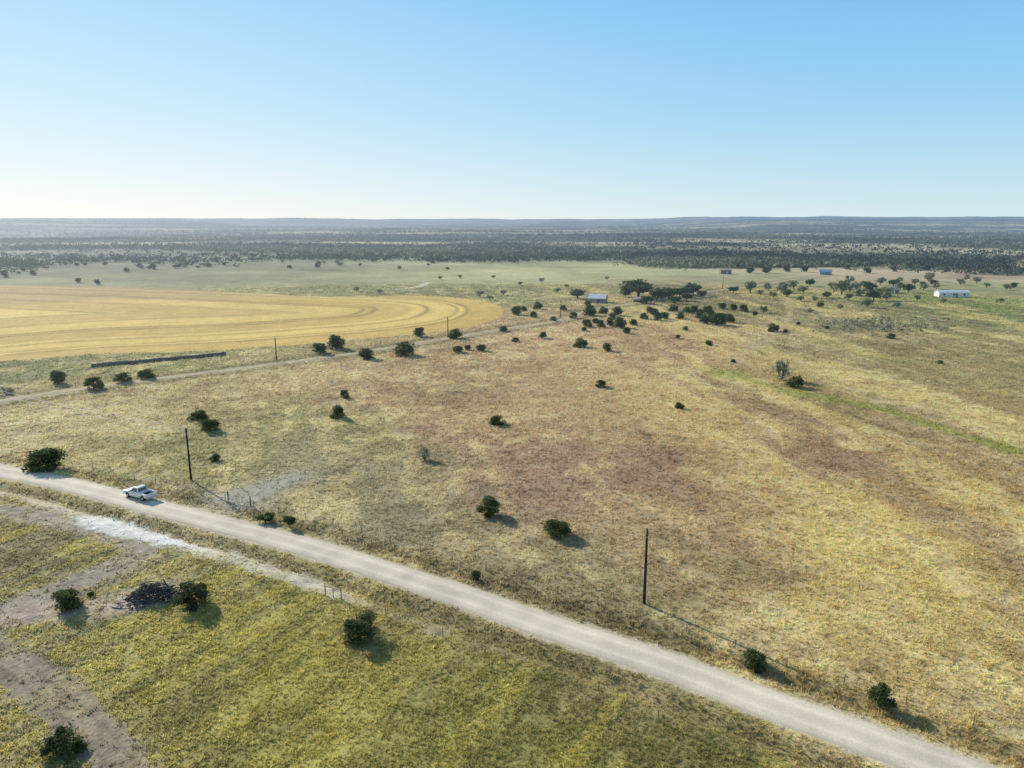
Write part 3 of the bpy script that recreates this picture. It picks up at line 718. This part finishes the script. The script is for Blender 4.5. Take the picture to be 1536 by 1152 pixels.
# ------------------------------------------------------------------ buildings
def house(px, py, w, dp, wh, rh, rz, wm_, rm_, nm, label, nwin, opn=False, cat='house'):
    x, y = gp(px, py); r = math.hypot(x, y); x += x/r*dp*.4; y += y/r*dp*.4
    o = empty(nm, (x, y, hz(x, y)), rz, label, cat)
    if opn:
        for sx in (-1, 1):
            for sy in (-1, 1): MB().box((sx*(w/2-.2), sy*(dp/2-.2), wh/2), (.2, .2, wh)).build('post', wm_, o)
        MB().box((0, dp/2-.1, wh/2), (w-.6, .1, wh-.04)).build('wall', wm_, o)
    else:
        mb = MB().prism([(-dp/2, 0), (dp/2, 0), (dp/2, wh), (0, wh+rh-.05), (-dp/2, wh)], -w/2, w/2)
        mb.v = [(v[1], v[0], v[2]) for v in mb.v]; mb.build('wall', wm_, o)
    e = .45; t = .12; k = rh/(dp/2)
    mb = MB().prism([(-dp/2-e, wh-k*e+.03), (0, wh+rh+.03), (dp/2+e, wh-k*e+.03), (dp/2+e, wh-k*e+.03+t), (0, wh+rh+.03+t), (-dp/2-e, wh-k*e+.03+t)], -w/2-e, w/2+e)
    mb.v = [(v[1], v[0], v[2]) for v in mb.v]; rf = mb.build('roof', rm_, o)
    if not opn:
        MB().box((w*.08, -dp/2-.03, 1.05), (1.0, .06, 2.1)).build('door', M_wallb if wm_ != M_wallb else M_white, o)
        for i in range(nwin):
            xx = -w/2+w*(i+.5)/nwin
            if abs(xx-w*.08) < 1.2: xx += 1.6
            f = MB().box((xx, -dp/2-.03, 1.5), (1.3, .06, 1.2)).build('window', M_white, o)
            MB().box((xx, -dp/2-.07, 1.5), (1.1, .03, 1.0)).build('pane', M_glass, f)
    return o
house(897, 454, 9, 7.5, 2.5, 1.9, R(-18), M_wallt, M_roofw, 'farm_house', 'farmhouse with a pale metal roof among dark oaks', 3)
house(960, 455, 7, 6, 2.2, .9, R(-12), M_wallb, M_roofp, 'open_shed', 'small open shed with a tan roof right of the farmhouse', 0, True, 'shed')
house(1427, 446, 17, 6, 2.7, 1.1, R(-4), M_wallw, M_roofw, 'mobile_home', 'long white single storey house at the far right', 3)
house(1238, 412, 9, 7, 2.8, 1.6, R(-20), M_blue, M_blue, 'blue_barn', 'blue metal barn in front of the dark woods', 1, False, 'barn')
house(1335, 440, 7, 6, 2.4, 1.2, R(12), M_wallb, M_roofg, 'brown_house', 'brown house half hidden by mesquites left of the long white house', 2)
house(1088, 411, 9, 4, 3.2, .4, R(5), M_wallb, M_roofg, 'dark_trailer', 'dark boxy trailer at the end of the far road', 0, False, 'trailer')

# ------------------------------------------------------------------ pickup truck (x forward)
tx, ty = gp(211, 747); i = np.argmin(np.hypot(ROAD[:, 0]-tx, ROAD[:, 1]-ty)); t = ROAD[i-1]-ROAD[i+1]
tr = empty('pickup_truck', (tx, ty, .11), math.atan2(t[1], t[0]), 'white pickup truck driving left along the gravel road', 'pickup truck')
body = [(-.72,.42),(1.35,.42),(1.45,.75),(1.65,.92),(2.0,.92),(2.25,.75),(2.33,.45),(2.85,.45),(2.92,.65),(2.88,1.02),(2.7,1.13),(1.15,1.24),(-.72,1.22)]
MB().prism(body, -.99, .99).build('body', M_white, tr, .05)
mb = MB(); floor = [(-2.85,.62),(-2.28,.62),(-2.2,.78),(-2.0,.94),(-1.65,.94),(-1.45,.78),(-1.38,.55),(-.74,.45),(-.74,.95),(-2.85,.95)]
side = floor[:-2]+[(-.74,1.27),(-2.85,1.27)]
mb.prism(side, -.99, -.88); mb.prism(side, .88, .99); mb.prism([(-.84,.6),(-.74,.6),(-.74,1.27),(-.84,1.27)], -.87, .87)
bed = mb.build('bed', M_white, tr, .02)
MB().box((-1.8, 0, .80), (2.0, 1.74, .1)).build('bed_liner', M_trim, bed)
tg = MB().box((-2.89, 0, .98), (.07, 1.94, .58)).build('tailgate', M_white, tr, .02)
MB().box((-2.935, 0, 1.1), (.02, .3, .08)).build('handle', M_trim, tg)
MB().prism([(-.70,1.22),(1.12,1.24),(.42,1.88),(.30,1.93),(-.48,1.93),(-.58,1.89)], -.95, .95, -.74, .74, (1.24, 1.9)).build('cab', M_white, tr, .035)
def quad(name, pts, m): MB().add(pts, [(0, 1, 2, 3)]).build(name, m, tr)
def yw(z): return .95-.21*(z-1.24)/.66+.012
quad('windshield', [(1.045,-.86,1.33),(1.045,.86,1.33),(.47,.70,1.86),(.47,-.70,1.86)], M_glass)
quad('rear_window', [(-.712,-.78,1.32),(-.712,.78,1.32),(-.612,.68,1.8),(-.612,-.68,1.8)], M_glass)
for s in (-1, 1):
    quad('side_window', [(.25,s*yw(1.32),1.32),(.93,s*yw(1.32),1.32),(.44,s*yw(1.8),1.8),(.25,s*yw(1.8),1.8)], M_glass)
    quad('side_window', [(-.55,s*yw(1.32),1.32),(.17,s*yw(1.32),1.32),(.17,s*yw(1.8),1.8),(-.48,s*yw(1.8),1.8)], M_glass)
    MB().box((.85, s*1.09, 1.33), (.14, .22, .2)).build('mirror', M_trim, tr, .02)
    MB().box((2.88, s*.78, .88), (.08, .36, .2)).build('headlight', M_lens, tr, .02)
    MB().box((-2.89, s*.995, 1.02), (.1, .035, .36)).build('taillight', M_red, tr)
    d_ = MB().box((.2, s*.995, 1.0), (.9, .02, .02)).build('door_trim', M_trim, tr)
    MB().box((-.1, s*1.0, 1.1), (.16, .03, .04)).build('handle', M_trim, d_)
MB().box((2.93, 0, .84), (.06, 1.15, .3)).build('grille', M_trim, tr, .01)
MB().box((2.95, 0, .53), (.14, 1.94, .2)).build('front_bumper', M_chrome, tr, .03)
MB().box((-2.98, 0, .56), (.16, 1.9, .2)).build('rear_bumper', M_chrome, tr, .03)
MB().box((0, 0, .42), (5.2, 1.5, .18)).build('chassis', M_trim, tr)
wmsh = MB().tube([(0,-.14,0),(0,-.11,0),(0,.11,0),(0,.14,0)], [.36,.40,.40,.36], 22).mesh('wheel', 0); wmsh.materials.append(M_rubber)
rmsh = MB().tube([(0,-.03,0),(0,.012,0)], [.24,.22], 16).mesh('rim'); rmsh.materials.append(M_chrome)
for wx in (1.82, -1.82):
    for s in (-1, 1):
        w_ = link('wheel', wmsh, None, tr, (wx, s*.87, .40)); link('rim', rmsh, None, w_, (0, s*.14, 0), 0 if s > 0 else math.pi)

# ------------------------------------------------------------------ light, sky, camera
el, azs = R(26), R(-45)
S = Vector((math.sin(azs)*math.cos(el), math.cos(azs)*math.cos(el), math.sin(el)))
sl = bpy.data.lights.new('sun', 'SUN'); sl.energy = 5.0; sl.angle = R(.53); sl.color = (1, .95, .87)
so = bpy.data.objects.new('sun', sl); C.objects.link(so); so.rotation_euler = S.to_track_quat('Z', 'Y').to_euler(); so.location = (0, 0, 100)
w = bpy.data.worlds.new('World'); SC.world = w; w.use_nodes = True; nt = w.node_tree; nt.nodes.clear(); N = nt.nodes; L = nt.links
sk = N.new('ShaderNodeTexSky'); sk.sky_type = 'NISHITA'; sk.sun_disc = False; sk.sun_elevation = el; sk.sun_rotation = azs % (2*math.pi)
sk.altitude = 200; sk.air_density = 1.0; sk.dust_density = .1; sk.ozone_density = 2.0
STR = .12
tc = N.new('ShaderNodeTexCoord'); sx = N.new('ShaderNodeSeparateXYZ'); L.new(tc.outputs['Generated'], sx.inputs[0])
def ramp(stops):
    r = N.new('ShaderNodeValToRGB'); L.new(sx.outputs[2], r.inputs[0]); e = r.color_ramp.elements
    while len(e) < len(stops): e.new(.5)
    for q, (p, c) in zip(e, stops): q.position = p; q.color = (*lin(c), 1)
    return r.outputs[0]
ra = ramp([(0, (210, 234, 242)), (.05, (192, 226, 243)), (.13, (158, 212, 245)), (.26, (124, 194, 245)), (.55, (108, 144, 186)), (1, (84, 110, 146))])
rb = ramp([(0, (252, 251, 248)), (.05, (238, 246, 250)), (.13, (214, 239, 252)), (.26, (178, 224, 252)), (.55, (140, 176, 214)), (1, (84, 110, 146))])
hv = N.new('ShaderNodeCombineXYZ'); L.new(sx.outputs[0], hv.inputs[0]); L.new(sx.outputs[1], hv.inputs[1])
nv = N.new('ShaderNodeVectorMath'); nv.operation = 'NORMALIZE'; L.new(hv.outputs[0], nv.inputs[0])
dt = N.new('ShaderNodeVectorMath'); dt.operation = 'DOT_PRODUCT'; L.new(nv.outputs[0], dt.inputs[0]); dt.inputs[1].default_value = (math.sin(azs), math.cos(azs), 0)
mr = N.new('ShaderNodeMapRange'); mr.inputs[1].default_value = .1; mr.inputs[2].default_value = 1; L.new(dt.outputs['Value'], mr.inputs[0])
pw = N.new('ShaderNodeMath'); pw.operation = 'POWER'; L.new(mr.outputs[0], pw.inputs[0]); pw.inputs[1].default_value = 2.4
mx = N.new('ShaderNodeMix'); mx.data_type = 'RGBA'; L.new(pw.outputs[0], mx.inputs[0]); L.new(ra, mx.inputs[6]); L.new(rb, mx.inputs[7])
sc_ = N.new('ShaderNodeVectorMath'); sc_.operation = 'SCALE'; L.new(mx.outputs[2], sc_.inputs[0]); sc_.inputs['Scale'].default_value = 1/STR
m2 = N.new('ShaderNodeMix'); m2.data_type = 'RGBA'; m2.inputs[0].default_value = .90; L.new(sk.outputs[0], m2.inputs[6]); L.new(sc_.outputs[0], m2.inputs[7])
bg = N.new('ShaderNodeBackground'); bg.inputs[1].default_value = STR; ow = N.new('ShaderNodeOutputWorld')
L.new(m2.outputs[2], bg.inputs[0]); L.new(bg.outputs[0], ow.inputs[0])
cam = bpy.data.cameras.new('camera'); cam.sensor_width = 36; cam.lens = 36*F/1536; cam.clip_start = .5; cam.clip_end = 60000
co = bpy.data.objects.new('camera', cam); C.objects.link(co); co.location = (0, 0, H); co.rotation_euler = (math.pi/2-P, 0, 0); SC.camera = co
SC.view_settings.view_transform = 'Standard'; SC.view_settings.look = 'None'; SC.view_settings.exposure = 0
